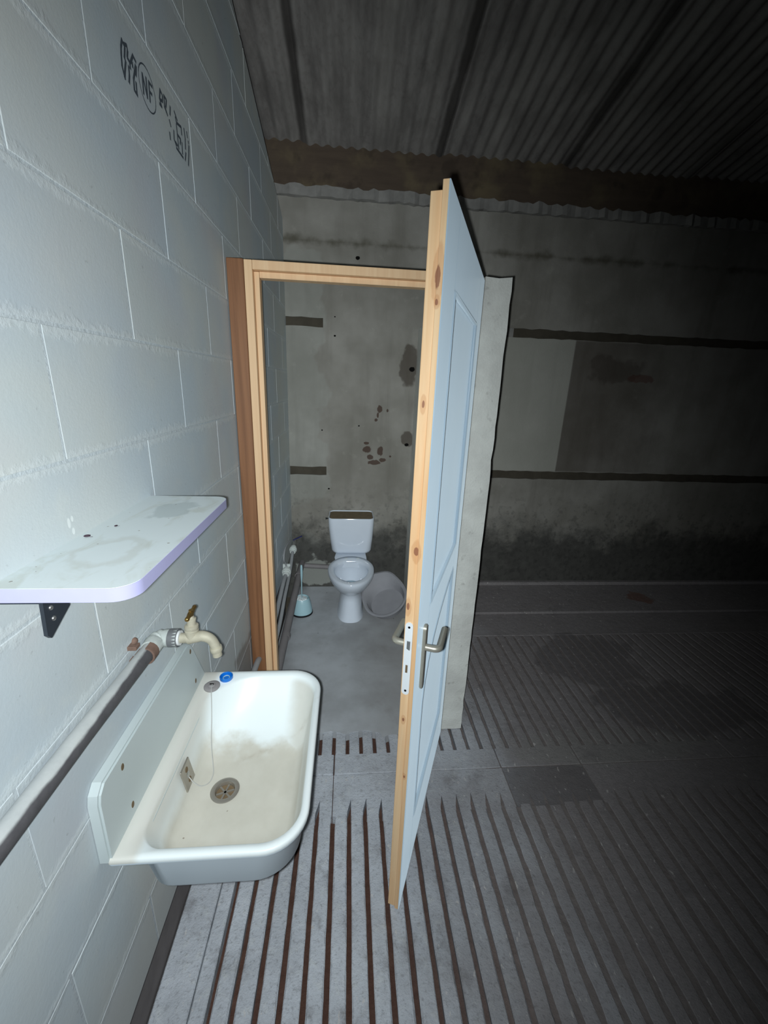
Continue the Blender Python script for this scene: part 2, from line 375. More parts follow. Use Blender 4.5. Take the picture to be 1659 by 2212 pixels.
# ------------------------------------------------------------------ mesh helpers
def link(name, me, mat, parent=None, loc=None):
    o = bpy.data.objects.new(name, me); COL.objects.link(o)
    if mat is not None and not me.materials: me.materials.append(MAT[mat])
    if parent is not None: o.parent = parent
    if loc is not None: o.location = loc
    return o
def bm_obj(name, bm, mat, parent=None, loc=None, smooth=False, ang=None):
    me = bpy.data.meshes.new(name); bmesh.ops.recalc_face_normals(bm, faces=bm.faces); bm.to_mesh(me); bm.free()
    if smooth:
        for p in me.polygons: p.use_smooth = True
        if ang: me.set_sharp_from_angle(angle=math.radians(ang))
    return link(name, me, mat, parent, loc)
def add_box(bm, x0, x1, y0, y1, z0, z1, bev=0, seg=1):
    vs = [bm.verts.new((x, y, z)) for x in (x0, x1) for y in (y0, y1) for z in (z0, z1)]
    fs = [bm.faces.new([vs[i] for i in q]) for q in ((0,1,3,2),(4,6,7,5),(0,4,5,1),(2,3,7,6),(0,2,6,4),(1,5,7,3))]
    if bev:
        es = list({e for f in fs for e in f.edges})
        bmesh.ops.bevel(bm, geom=es, offset=bev, segments=seg, profile=.5, affect='EDGES')
def box(name, b, mat, parent=None, bev=0, seg=1):
    bm = bmesh.new(); add_box(bm, *b, bev, seg); return bm_obj(name, bm, mat, parent)
def rings_mesh(bm, rings, cap0=False, cap1=False, closed=True):
    R = [[bm.verts.new(p) for p in r] for r in rings]
    n = len(R[0])
    for a, b in zip(R, R[1:]):
        for i in range(n if closed else n-1):
            j = (i+1) % n
            bm.faces.new((a[i], a[j], b[j], b[i]))
    if cap0: bm.faces.new(R[0][::-1])
    if cap1: bm.faces.new(R[-1])
    return R
def ring(c, r, ax, n=20, rb=None):
    ax = Vector(ax).normalized(); u = ax.orthogonal().normalized(); v = ax.cross(u); c = Vector(c)
    return [c + u*math.cos(2*PI*i/n)*r + v*math.sin(2*PI*i/n)*(rb or r) for i in range(n)]
def add_loop(bm, pts, r, n=8):
    """closed ring of round section lying in the x-z plane"""
    P = [Vector(p) for p in pts]; m = len(P); R = []
    for i in range(m):
        T = (P[(i+1) % m] - P[i-1]).normalized(); v = Vector((0, 1, 0)); u = T.cross(v)
        R.append([P[i] + u*math.cos(2*PI*k/n)*r + v*math.sin(2*PI*k/n)*r for k in range(n)])
    rings_mesh(bm, R + [R[0]])
    bmesh.ops.remove_doubles(bm, verts=bm.verts, dist=1e-6)
def add_tube(bm, pts, r, n=14, caps=True):
    """tube along a polyline, parallel-transported"""
    P = [Vector(p) for p in pts]; rs = r if hasattr(r, '__len__') else [r]*len(P)
    T = [(P[min(i+1, len(P)-1)] - P[max(i-1, 0)]).normalized() for i in range(len(P))]
    u = T[0].orthogonal().normalized(); rings = []
    for i, p in enumerate(P):
        if i:
            q = T[i-1].rotation_difference(T[i]); u = (q @ u).normalized()
        v = T[i].cross(u)
        rings.append([p + u*math.cos(2*PI*k/n)*rs[i] + v*math.sin(2*PI*k/n)*rs[i] for k in range(n)])
    rings_mesh(bm, rings, caps, caps)
def tube(name, pts, r, mat, parent=None, n=14, smooth=True):
    bm = bmesh.new(); add_tube(bm, pts, r, n); return bm_obj(name, bm, mat, parent, smooth=smooth, ang=50)
def arc_pts(pts, rad=.02, n=6):
    """round the inner corners of a polyline"""
    P = [Vector(p) for p in pts]; out = [P[0]]
    for a, b, c in zip(P, P[1:], P[2:]):
        d1 = (a-b); d2 = (c-b); k = min(rad, d1.length*.45, d2.length*.45)
        s = b + d1.normalized()*k; e = b + d2.normalized()*k
        for i in range(n+1):
            t = i/n; out.append(s*(1-t)**2 + b*2*t*(1-t) + e*t*t)
    out.append(P[-1]); return out
def lathe(bm, prof, c=(0,0,0), ax=(0,0,1), n=32):
    ax = Vector(ax).normalized(); c = Vector(c)
    rings_mesh(bm, [ring(c + ax*h, max(r, 1e-5), ax, n) for r, h in prof])
def prism(bm, poly, z0, z1):
    a = [bm.verts.new((x, y, z0)) for x, y in poly]; b = [bm.verts.new((x, y, z1)) for x, y in poly]
    n = len(poly); bm.faces.new(a[::-1]); bm.faces.new(b)
    for i in range(n): bm.faces.new((a[i], a[(i+1) % n], b[(i+1) % n], b[i]))
def empty(name, loc=(0,0,0), rotz=0):
    o = bpy.data.objects.new(name, None); COL.objects.link(o); o.location = loc; o.rotation_euler = (0,0,rotz); o.empty_display_size = .1
    return o
def tag(o, label, cat=None, group=None, kind=None):
    o['label'] = label
    if cat: o['category'] = cat
    if group: o['group'] = group
    if kind: o['kind'] = kind
    return o
def rrect(x0, x1, y0, y1, rad, n=8):
    """rounded rectangle, corner radii order: (x0,y0),(x1,y0),(x1,y1),(x0,y1)"""
    out = []
    for (cx, cy, sx, sy, a0), r in zip(((x0,y0,1,1,PI),(x1,y0,-1,1,1.5*PI),(x1,y1,-1,-1,0),(x0,y1,1,-1,.5*PI)), rad):
        for i in range(n+1):
            a = a0 + .5*PI*i/n
            out.append((cx + sx*r + math.cos(a)*r, cy + sy*r + math.sin(a)*r))
    return out

# ================================================================== STRUCTURE
YB = 3.21                      # face of the back wall
# ---- slatted floor
floor = tag(empty('floor'), 'grey concrete slatted floor with narrow dark gaps', 'floor', kind='structure')
P_, G_, X0 = .0648, .0165, .093           # pitch, gap, right edge of the first gap
XR = 4.4
def slat_mesh(w, y0, y1, h=.05, mat='slat'):
    """bar with a worn, slightly chipped top arris"""
    bm = bmesh.new(); n = max(6, int((y1-y0)/.035)); R = []
    a = b = 0
    for i in range(n+1):
        y = y0 + (y1-y0)*i/n
        a = .3*a + random.uniform(-.0008, .0008); b = .3*b + random.uniform(-.0008, .0008)
        ca = .0028 + random.choice((0, 0, 0, .0015, .003)); cb = .0028 + random.choice((0, 0, 0, .0015, .003))
        R.append([(.003, y, -h), (a, y, -ca), (a+ca, y, random.uniform(-.0006, 0)), (w*.5, y, .0004), (w+b-cb, y, random.uniform(-.0006, 0)), (w+b, y, -cb), (w-.003, y, -h)])
    rings_mesh(bm, R, True, True); me = bpy.data.meshes.new('slat')
    bmesh.ops.recalc_face_normals(bm, faces=bm.faces); bm.to_mesh(me); bm.free(); me.materials.append(MAT[mat])
    for p in me.polygons: p.use_smooth = True
    me.set_sharp_from_angle(angle=math.radians(25)); return me
near = [slat_mesh(P_-G_, -1.0, 1.245) for _ in range(8)]
nn = int((XR-X0)/P_)
for k in range(nn): link('slat', near[k % 8], None, floor, (X0+k*P_, 0, random.uniform(-.0012, .0008)))
bm = bmesh.new(); add_box(bm, -.072, .031, -1, 1.42, -.05, 0, .003); add_box(bm, .034, X0-G_, -1, 1.42, -.05, -.0015, .003)
bm_obj('edge_slat', bm, 'slat', floor)
# solid heads where the gaps run out, one per floor panel, with the wedge-shaped gap ends
def head(xa, xb, mat='slat'):
    bm = bmesh.new(); poly = [(xa, 1.418), (xb, 1.418)]
    low = []
    k0 = math.ceil((xa-X0)/P_); k1 = math.floor((xb-X0)/P_)
    ks = [k for k in range(k0, k1+1) if X0+k*P_-G_ > xa and X0+k*P_ < xb]
    low.append((xa, 1.235))
    for k in ks:
        xr = X0+k*P_; xl = xr-G_; e = random.uniform(-.01, .01)
        low += [(xl, 1.235), (xl+.001, 1.245+e), (xr-.0005, 1.298+e), (xr, 1.235)]
    low.append((xb, 1.235))
    poly = low + [(xb, 1.418), (xa, 1.418)]
    prism(bm, poly, -.05, -.0004); bm_obj('panel_head', bm, mat, floor)
for a, b in ((X0-G_+.0005, .403), (.406, 1.178), (1.182, 1.568), (1.573, 2.35), (2.354, 3.13), (3.134, XR)): head(a, b, 'slat_dark' if 1.1 < a < 1.5 else 'slat')
for a, b in ((-.07, .402), (.407, 1.178), (1.182, 1.568), (1.573, 2.35), (2.354, 3.13), (3.134, XR)):
    box('panel_head', (a, b, 1.423, 1.528, -.05, 0), 'slat', floor, .003)
far_short = slat_mesh(P_-G_+.001, 1.526, 1.70); far_long = [slat_mesh(P_-G_+.001, 1.526, 2.46) for _ in range(6)]
S0, SP = .343, .0654                      # right edge of the first slot
k = 0
while S0+k*SP < XR:
    x = S0+k*SP
    link('slat', far_short if x+SP < .93 else far_long[k % 6], None, floor, (x, 0, random.uniform(-.001, .0006))); k += 1
box('slot_edge', (-.07, S0-G_, 1.526, 1.70, -.05, 0), 'slat', floor, .003)
# cubicle screed over the slats
bm = bmesh.new()
N = 40; top = []
for i in range(N+1):
    x = -.0 + .955*i/N; top.append((x, 1.652 + .010*math.sin(i*.9) + random.uniform(-.004, .004) - (.03 if .63 < x < .72 else 0)))
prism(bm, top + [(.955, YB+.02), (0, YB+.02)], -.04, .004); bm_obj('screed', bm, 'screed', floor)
box('back_slab', (1.045, XR, 2.462, YB+.02, -.05, 0), 'slat', floor, .003)
box('kerb', (1.052, XR, 2.735, YB+.02, 0, .022), 'slat', floor, .006)
box('kerb', (1.052, XR, YB-.04, YB+.02, .022, .055), 'slat', floor, .008)
box('far_floor', (XR+.002, 7.2, -1, YB+.02, -.05, -.001), 'slat', floor)
# dung in the pit under the slats, higher where the gaps are choked
bm = bmesh.new(); nx, ny = 130, 70; rows = []
for j in range(ny+1):
    y = -1.05 + (2.55+1.05)*j/ny
    r = []
    for i in range(nx+1):
        x = -.25 + (XR+.2+.25)*i/nx
        t = min(1, max(0, (x-.55)/.6)); t = t*t*(3-2*t)
        if y > 1.5: t = min(1, max(0, (x-.95)/.35))*.92
        z = -.042*(1-t) - .0036*t + .0016*min(1, max(0, (x-.9)/.5)) + random.uniform(-.005, .005)*(1-.7*t)
        r.append((x, y, min(z, -.0022)))
    rows.append(r)
rings_mesh(bm, rows, closed=False)
d = bm_obj('dung', bm, 'dung', floor, smooth=True); d['kind'] = 'stuff'; d['label'] = 'dry brown dung showing in the slat gaps'

# ---- left wall of blocks
wl = tag(empty('wall_left'), 'wall of pale painted concrete blocks with light mortar joints', 'wall', kind='structure')
C0, CH, BL = .300, .207, .5085
topz = lambda y: 2.70 + .285*(YB-y)
bm = bmesh.new()
ya, yb = -1.0, YB+.2
prof = [(ya, .345), (yb, .345), (yb, topz(yb)-.003), (ya, topz(ya)-.003)]
A = [bm.verts.new((-.0008, y, z)) for y, z in prof]; B = [bm.verts.new((-.20, y, z)) for y, z in prof]
bm.faces.new(A); bm.faces.new(B[::-1])
for i in range(4): bm.faces.new((A[i], A[(i+1) % 4], B[(i+1) % 4], B[i]))
bm_obj('mortar_bed', bm, 'mortar', wl)
J = .005
def block_bm(y0, y1, z0, z1):
    bm = bmesh.new(); add_box(bm, -.03, 0, y0, y1, z0, z1, .0009); return bm
full = None
for c in range(0, 17):
    z0 = C0 + c*CH + J/2; z1 = C0 + (c+1)*CH - J/2
    ph = .975 if c % 2 == 1 else .697
    if c == 9: ph = .945
    k = -5
    while True:
        y0 = ph + (k-1)*BL + .0028; y1 = ph + k*BL - .0028; k += 1
        if y0 > YB+.05: break
        if y1 < ya: continue
        if topz(max(y0, ya)) < z0: continue
        yc, zc = (y0+y1)/2, (z0+z1)/2
        jit = random.uniform(-.0003, .0005)
        simple = y1 < YB and topz(y1) > z1 and c > 0
        if simple:
            if full is None:
                b = block_bm(-(BL-.0056)/2, (BL-.0056)/2, -(CH-J)/2, (CH-J)/2); full = bpy.data.meshes.new('block')
                bmesh.ops.recalc_face_normals(b, faces=b.faces); b.to_mesh(full); b.free(); full.materials.append(MAT['block'])
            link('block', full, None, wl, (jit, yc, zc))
        else:
            zz0 = max(z0, .345); b = block_bm(y0-yc, min(y1, YB+.1)-yc, zz0-zc, z1-zc)
            n = Vector((0, .285, 1)); p = Vector((0, 0, topz(yc)-zc))
            bmesh.ops.bisect_plane(b, geom=b.verts[:]+b.edges[:]+b.faces[:], plane_co=p, plane_no=n, clear_outer=True)
            if b.verts:
                bmesh.ops.holes_fill(b, edges=b.edges[:], sides=8)
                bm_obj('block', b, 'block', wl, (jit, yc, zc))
            else: b.free()
box('footing', (-.24, -.076, -1, YB+.2, -.3, .343), 'footing', wl)
# ink stamp traced on its block
STR = [[(1.084,2.306),(1.077,2.291),(1.074,2.277),(1.072,2.258),(1.079,2.243)],[(1.084,2.306),(1.089,2.303),(1.103,2.309),(1.105,2.302),(1.1,2.288),(1.109,2.286)],[(1.094,2.301),(1.087,2.28),(1.091,2.276)],[(1.09,2.275),(1.083,2.258),(1.078,2.244)],[(1.102,2.275),(1.101,2.261),(1.096,2.246)],[(1.109,2.286),(1.109,2.276)],[(1.113,2.288),(1.128,2.308),(1.139,2.304)],[(1.121,2.293),(1.121,2.285)],[(1.136,2.296),(1.128,2.281),(1.119,2.264),(1.117,2.245),(1.13,2.243)],[(1.138,2.296),(1.133,2.278)],[(1.129,2.264),(1.128,2.248)],
 [(1.163,2.264),(1.166,2.300),(1.181,2.266),(1.184,2.303)],[(1.194,2.266),(1.197,2.303),(1.214,2.303)],[(1.196,2.286),(1.208,2.286)],
 [(1.26,2.323),(1.252,2.302),(1.261,2.291)],[(1.281,2.323),(1.295,2.322),(1.288,2.305)],[(1.249,2.291),(1.261,2.291)],[(1.283,2.301),(1.293,2.291)],[(1.26,2.323),(1.272,2.318),(1.268,2.305),(1.254,2.302)],[(1.317,2.32),(1.311,2.301)],[(1.281,2.323),(1.279,2.300),(1.293,2.291)],[(1.343,2.324),(1.359,2.313)],[(1.303,2.286),(1.309,2.277)],[(1.347,2.313),(1.352,2.305),(1.384,2.311),(1.384,2.295)],[(1.297,2.258),(1.298,2.245)],[(1.327,2.276),(1.324,2.257),(1.336,2.249)],[(1.353,2.28),(1.372,2.279),(1.366,2.266)],[(1.333,2.255),(1.345,2.253)],[(1.335,2.244),(1.38,2.242)],[(1.406,2.318),(1.409,2.298),(1.405,2.273)],[(1.405,2.264),(1.395,2.243)],[(1.426,2.32),(1.429,2.31)],[(1.433,2.302),(1.434,2.299)],[(1.435,2.293),(1.428,2.269),(1.418,2.241)],[(1.35,2.30),(1.352,2.25)],[(1.38,2.275),(1.378,2.25)]]
STR.append([(1.186 + .040*math.cos(a), 2.284 + .039*math.sin(a)) for a in [2*PI*i/28 for i in range(29)]])
bm = bmesh.new()
for st in STR:
    hw = .0015 if len(st) > 20 else .0033
    for (ay, az), (by, bz) in zip(st, st[1:]):
        dv = Vector((by-ay, bz-az)); L = dv.length
        if L < 1e-6: continue
        dv /= L; nv = Vector((-dv.y, dv.x))*hw; e = dv*hw*.6
        q = [(ay-e.x+nv.x, az-e.y+nv.y), (ay-e.x-nv.x, az-e.y-nv.y), (by+e.x-nv.x, bz+e.y-nv.y), (by+e.x+nv.x, bz+e.y+nv.y)]
        bm.faces.new([bm.verts.new((.0009+random.uniform(0, .0002), y, z)) for y, z in q])
bm_obj('ink_stamp', bm, 'ink', wl)['label'] = 'faded dark ink stamp with a circled mark'

# ---- back wall
wb = tag(empty('wall_back'), 'dirty grey rendered back wall with two dark horizontal grooves', 'wall', kind='structure')
XB0, XB1 = -.25, 7.2
box('wall_core', (XB0, XB1, YB+.016, YB+.25, -.3, 2.84), 'recess_dirt', wb)
def rough_panel(x0, x1, z0, z1, amp=.004, mat='back'):
    bm = bmesh.new(); n = max(4, int((x1-x0)/.06)); lo = []; hi = []
    for i in range(n+1):
        x = x0 + (x1-x0)*i/n
        lo.append((x, z0 + random.uniform(-amp, amp))); hi.append((x, z1 + random.uniform(-amp, amp)))
    poly = lo + hi[::-1]; m = len(poly)
    a = [bm.verts.new((x, YB, z)) for x, z in poly]; b = [bm.verts.new((x, YB+.05, z)) for x, z in poly]
    for i in range(n):
        j = m-1-i
        bm.faces.new((a[i], a[i+1], a[j-1], a[j]))
    for i in range(m): bm.faces.new((a[i], a[(i+1) % m], b[(i+1) % m], b[i]))
    return bm_obj('render_panel', bm, mat, wb)
rough_panel(XB0, XB1, -.1, .982); rough_panel(XB0, XB1, 1.046, 2.052); rough_panel(XB0, XB1, 2.112, 2.83)
rough_panel(.282, 1.6, .966, 1.062, .002).name = 'groove_fill'
rough_panel(.262, 1.85, 2.036, 2.128, .002).name = 'groove_fill'
wb_cut = box('groove_fill', (1.0, 1.66, YB+.007, YB+.05, 2.05, 2.114), 'ledge_mortar', wb)
for o in list(wb.children):
    if o.name.startswith('groove_fill') and o is not wb_cut:
        # keep plugged grooves only inside the cubicle
        for v in o.data.vertices: v.co.x = min(v.co.x, 1.0); v.co.y -= .0007
# mortar ledge and stained timber plate on top of the wall
bm = bmesh.new(); n = 220; prev = None
for i in range(n+1):
    x = XB0 + (XB1-XB0)*i/n; dy = .012 + random.uniform(0, .03); z0 = 2.826+random.uniform(-.006, .006); z1 = 2.892 + random.uniform(-.010, .012)
    r = [bm.verts.new(p) for p in ((x, YB+.05, z0), (x, YB-dy, z0+.004), (x, YB-dy*.7, z1), (x, YB+.05, z1))]
    if prev:
        for k in range(4): bm.faces.new((prev[k], prev[(k+1) % 4], r[(k+1) % 4], r[k]))
    prev = r
bm_obj('mortar_ledge', bm, 'ledge_mortar', wb)
beam = box('trim_1', (-.9, XB1, YB+.03, YB+.16, 2.85, 3.20), 'beam', None, .008)
tag(beam, 'dark brown stained timber plate along the top of the back wall', 'beam', kind='structure')

# ---- ceiling of corrugated sheets
ce = tag(empty('ceiling'), 'sloping roof of grey corrugated sheets seen from below', 'ceiling', kind='structure')
SL = .221
def sheet_mesh(y0, y1):
    bm = bmesh.new(); per, amp, W = .0765, .0075, .92; n = 144; rows = []
    for t in (0, .007):
        for yy in (y0, (y0+y1)/2, y1):
            rows.append([(W*i/n, yy, 3.135 + SL*(YB-yy) + amp*math.cos(2*PI*W*i/n/per) + t) for i in range(n+1)])
    V = [[bm.verts.new(p) for p in r] for r in rows]
    for base in (0, 3):
        for a, b in ((base, base+1), (base+1, base+2)):
            for i in range(n): bm.faces.new((V[a][i], V[a][i+1], V[b][i+1], V[b][i]))
    for a, b in ((0, 3), (2, 5)):
        for i in range(n): bm.faces.new((V[a][i], V[a][i+1], V[b][i+1], V[b][i]))
    for i in (0, n):
        for a, b in ((0, 1), (1, 2)): bm.faces.new((V[a][i], V[b][i], V[b+3][i], V[a+3][i]))
    bmesh.ops.recalc_face_normals(bm, faces=bm.faces)
    me = bpy.data.meshes.new('roof_sheet'); bm.to_mesh(me); bm.free(); me.materials.append(MAT['roof'])
    for p in me.polygons: p.use_smooth = True
    me.set_sharp_from_angle(angle=math.radians(40)); return me
s1 = sheet_mesh(.85, YB+.08); s2 = sheet_mesh(-1.6, 1.0)
for i in range(-2, 8):
    x = .145 + i*.873
    o = link('roof_sheet', s1, None, ce, (x, 0, (i % 2)*.012)); o.rotation_euler = (0, 0, 0)
    link('roof_sheet', s2, None, ce, (x, 0, .022 + (i % 2)*.012))

# ---- partition of the cubicle (ragged end of thin blocks)
bm = bmesh.new(); N = 46; ringsP = []
for i in range(N+1):
    z = .004 + 2.066*i/N
    e = random.uniform(-.0035, -.0015) if i % 9 == 4 else random.uniform(-.0009, .0009); e2 = random.uniform(-.003, .004)
    top = .008*math.sin(i*7) if i == N else 0
    ringsP.append([(.945, 1.652, z), (.995, 1.650, z + (random.uniform(-.006, .006) if i == N else 0)), (1.046+e, 1.651+e2*.5, z+top*.3), (1.046+e*.6, 1.75, z), (1.047, YB+.01, z), (.948, YB+.01, z), (.946, 1.75, z)])
rings_mesh(bm, ringsP, True, True)
pw = bm_obj('wall_partition', bm, 'part'); tag(pw, 'thin grey block partition beside the door with a ragged edge', 'wall', kind='structure')
# far side and rear of the barn, in the dark
wr = box('wall_right', (7.2, 7.4, -1.6, YB+.3, -.3, 4.3), 'far_concrete'); tag(wr, 'bare dark side wall at the far right', 'wall', kind='structure')

# ---- door frame
df = tag(empty('trim_1', (0, 0, 0)), 'pale pine door frame with dark brown packing board beside block wall', 'door frame', kind='structure')
df.name = 'trim_2'
YF = 1.73
bb = box('packing_board', (.004, .0645, YF-.002, YF+.05, .0, 2.097), 'brown_board', df, .002)
bm = bmesh.new()   # ragged scribed left edge: mortar blobs against the wall
def jamb(name, x0, x1, y0, y1, z0, z1): return box(name, (x0, x1, y0, y1, z0, z1), 'pine_frame', df, .0012)
jamb('jamb', .0655, .0945, YF, YF+.065, 0, 2.095); jamb('jamb_stop', .0955, .1145, YF+.024, YF+.065, 0, 2.062)
jamb('jamb', .912, .9445, YF, YF+.065, .004, 2.095); jamb('jamb_stop', .892, .911, YF+.024, YF+.065, .004, 2.062)
jamb('head', .0955, .911, YF, YF+.065, 2.064, 2.095); jamb('head_stop', .1155, .891, YF+.024, YF+.065, 2.042, 2.063)
bm.free()

# ---- door leaf
dr = Vector((.37941, .92523, 0))
door = tag(empty('door_1', (.638, .903, 0), math.atan2(dr.y, dr.x)), 'open panelled door with pale blue-grey face and bare pine edge', 'door', kind='structure')
W, T = .785, .039; ZB, ZT = .012, 2.052
# bare pine edge: rebated lip in front, set-back body behind
def dbox(name, b, mat, parent=door, bev=.001): return box(name, b, mat, parent, bev)
dbox('edge_lip', (0, .02, .0022, .015, ZB, ZT), 'pine_door')
dbox('edge_body', (.006, .03, .0155, T, ZB, 2.037), 'pine_door')
PNL = [(.142, .648, 1.078, 1.892), (.132, .648, .25, .0)]   # upper, lower (lower has a shaped top)
lowtop = [(.132, .70), (.136, .76), (.15, .81), (.19, .862), (.26, .908), (.34, .938), (.42, .956), (.52, .972), (.648, .985)]
def leafface():
    # stiles and rails, each a board
    dbox('stile', (.0005, .14, 0, .013, ZB, ZT), 'door_paint'); dbox('stile', (.65, W, 0, T-.002, ZB, ZT), 'door_paint')
    dbox('rail', (.141, .649, 0, .013, 1.895, ZT), 'door_paint'); dbox('rail', (.141, .649, 0, .013, ZB, .247), 'door_paint')
    bm = bmesh.new()
    poly = [(.141, .70)] + [(x, z+.003) for x, z in lowtop[1:]] + [(.649, .988), (.649, 1.075), (.141, 1.075)]
    a = [bm.verts.new((x, 0, z)) for x, z in poly]; b = [bm.verts.new((x, .013, z)) for x, z in poly]
    bm.faces.new(a); bm.faces.new(b[::-1]); m = len(poly)
    for i in range(m): bm.faces.new((a[i], a[(i+1) % m], b[(i+1) % m], b[i]))
    bm_obj('rail', bm, 'door_paint', door)
    dbox('panel', (.141, .649, .009, .02, 1.076, 1.894), 'door_paint'); dbox('panel', (.141, .649, .009, .02, .248, 1.0), 'door_paint')
    dbox('core', (.03, .65, .0205, T-.001, ZB, 2.037), 'door_paint')
    # beads round the panels
    def bead(pts):
        bm = bmesh.new(); add_loop(bm, [(x, .0030, z) for x, z in pts], .0058); bm_obj('bead', bm, 'door_paint', door, smooth=True)
    for loop in ([(.40, 1.082), (.643, 1.082), (.643, 1.888), (.147, 1.888), (.147, 1.082), (.40, 1.082)],
                 [(.40, .252), (.643, .252), (.643, .981)] + [(x, z-.004) for x, z in lowtop[::-1][1:]] + [(.147, .252), (.40, .252)]):
        bead([(p.x, p.y) for p in arc_pts([(x, z, 0) for x, z in loop], .006, 3)][:-1])
leafface()
# lock face plate on the pine edge
FX = .006
bm = bmesh.new()
pts = [(.026 + .0102*math.cos(a), 1.087 + .0102*math.sin(a)) for a in [PI*i/10 for i in range(11)]] + [(.026 + .0102*math.cos(a), .883 + .0102*math.sin(a)) for a in [PI + PI*i/10 for i in range(11)]]
a = [bm.verts.new((FX-.0025, y, z)) for y, z in pts]; b = [bm.verts.new((FX+.001, y, z)) for y, z in pts]
bm.faces.new(a); bm.faces.new(b[::-1])
for i in range(len(pts)): bm.faces.new((a[i], a[(i+1) % len(pts)], b[(i+1) % len(pts)], b[i]))
fp = bm_obj('lock_plate', bm, 'white_plate', door); fp['label'] = 'white rounded lock face plate'
for z in (1.083, .886):
    bm = bmesh.new(); lathe(bm, [(0, .0012), (.0028, .0012), (.0034, 0)], (FX-.0026, .026, z), (-1, 0, 0), 12); bm_obj('screw', bm, 'dark_hole', fp)
bm = bmesh.new(); add_box(bm, FX-.008, FX, .0205, .0305, 1.018, 1.042)
for v in bm.verts:
    if v.co.x < FX-.004 and v.co.y > .025: v.co.x += .006
bm_obj('latch', bm, 'galvanised_pipe', fp); box('deadbolt', (FX-.003, FX, .0235, .0295, .944, .968), 'drain_grime', fp)
def lever(sgn):
    y0 = 0 if sgn < 0 else T-.001
    root = None
    bm = bmesh.new(); poly = []
    for cz, a0 in ((1.043, 0), (.862, PI)):
        for i in range(9):
            a_ = a0 + PI*i/8; poly.append((.075 + .014*math.cos(a_), cz + .014*math.sin(a_)))
    ya_, yb_ = sorted((y0, y0 + sgn*.009))
    a = [bm.verts.new((x, ya_, z)) for x, z in poly]; b = [bm.verts.new((x, yb_, z)) for x, z in poly]
    bm.faces.new(a); bm.faces.new(b[::-1])
    for i in range(len(poly)): bm.faces.new((a[i], a[(i+1) % len(poly)], b[(i+1) % len(poly)], b[i]))
    bmesh.ops.bevel(bm, geom=[e for e in bm.edges if abs(e.verts[0].co.y-e.verts[1].co.y) < 1e-6], offset=.002, segments=2, affect='EDGES')
    pl_ = bm_obj('handle_plate', bm, 'satin_nickel', door, smooth=True, ang=40)
    pts = arc_pts([(.075, y0 + sgn*.006, .985), (.075, y0 + sgn*.046, .985), (.182, y0 + sgn*.044, .985)], .030, 10)
    tube('lever', pts, .0098, 'satin_nickel', pl_, 18)
    bm = bmesh.new(); lathe(bm, [(0, .001), (.003, .001), (.0036, 0)], (.075, y0 + sgn*.009, .868), (0, sgn, 0), 12); bm_obj('screw', bm, 'zinc', pl_)
lever(-1); lever(1)

# ================================================================== THINGS
# ---- wash trough sink on the left wall
ZR = .812
sk = tag(empty('utility_sink', (0, .84, .66)), 'white wall-hung utility sink with tall splashback and stained basin', 'sink')
OFF = Vector((0, -.84, -.66))
def kid(o, par, off=OFF):
    o.parent = par; o.location = Vector(o.location) + off; return o
def sink_basin():
    bm = bmesh.new(); n = 10
    R = []
    def rr(x0, x1, y0, y1, ra, rb, z, rc=None): return [(x, y, z) for x, y in rrect(x0, x1, y0, y1, (ra, rb, rb, rc or ra), n)]
    R.append(rr(.085, .335, .632, 1.035, .05, .085, .666))      # outer bottom
    R.append(rr(.066, .350, .614, 1.055, .05, .085, .672))
    R.append(rr(.056, .356, .604, 1.066, .05, .085, .690))
    R.append(rr(.046, .364, .594, 1.082, .045, .082, .780))
    R.append(rr(.020, .368, .588, 1.090, .012, .082, .795))     # under the rim
    R.append(rr(.016, .3785, .5775, 1.1045, .004, .088, .796))
    R.append(rr(.014, .380, .5755, 1.1065, .004, .090, .803))
    R.append(rr(.014, .379, .5765, 1.1055, .004, .089, .810))
    R.append(rr(.016, .376, .5795, 1.1025, .004, .086, .8125))
    R.append(rr(.052, .366, .5930, 1.0880, .05, .078, .8115, .150))   # inner lip
    R.append(rr(.056, .362, .5970, 1.0830, .05, .075, .804, .147))
    R.append(rr(.064, .352, .6120, 1.050, .055, .075, .760, .125))
    R.append(rr(.072, .338, .6240, .985, .06, .075, .712, .10))
    R.append(rr(.084, .322, .640, .945, .06, .075, .696, .08))
    R.append(rr(.110, .285, .690, .900, .05, .06, .690))
    R.append(rr(.128, .180, .782, .834, .025, .025, .687))
    V = rings_mesh(bm, R); bm.faces.new(V[0][::-1])
    nr = len(R[0])
    for k_, f in enumerate(list(bm.faces)): f.material_index = 1 if (k_ < 6*nr or k_ >= (len(R)-1)*nr) else 0
    o = bm_obj('basin', bm, 'sink', smooth=True, ang=60); o.data.materials.append(MAT['clean_resin']); return o
kid(sink_basin(), sk)
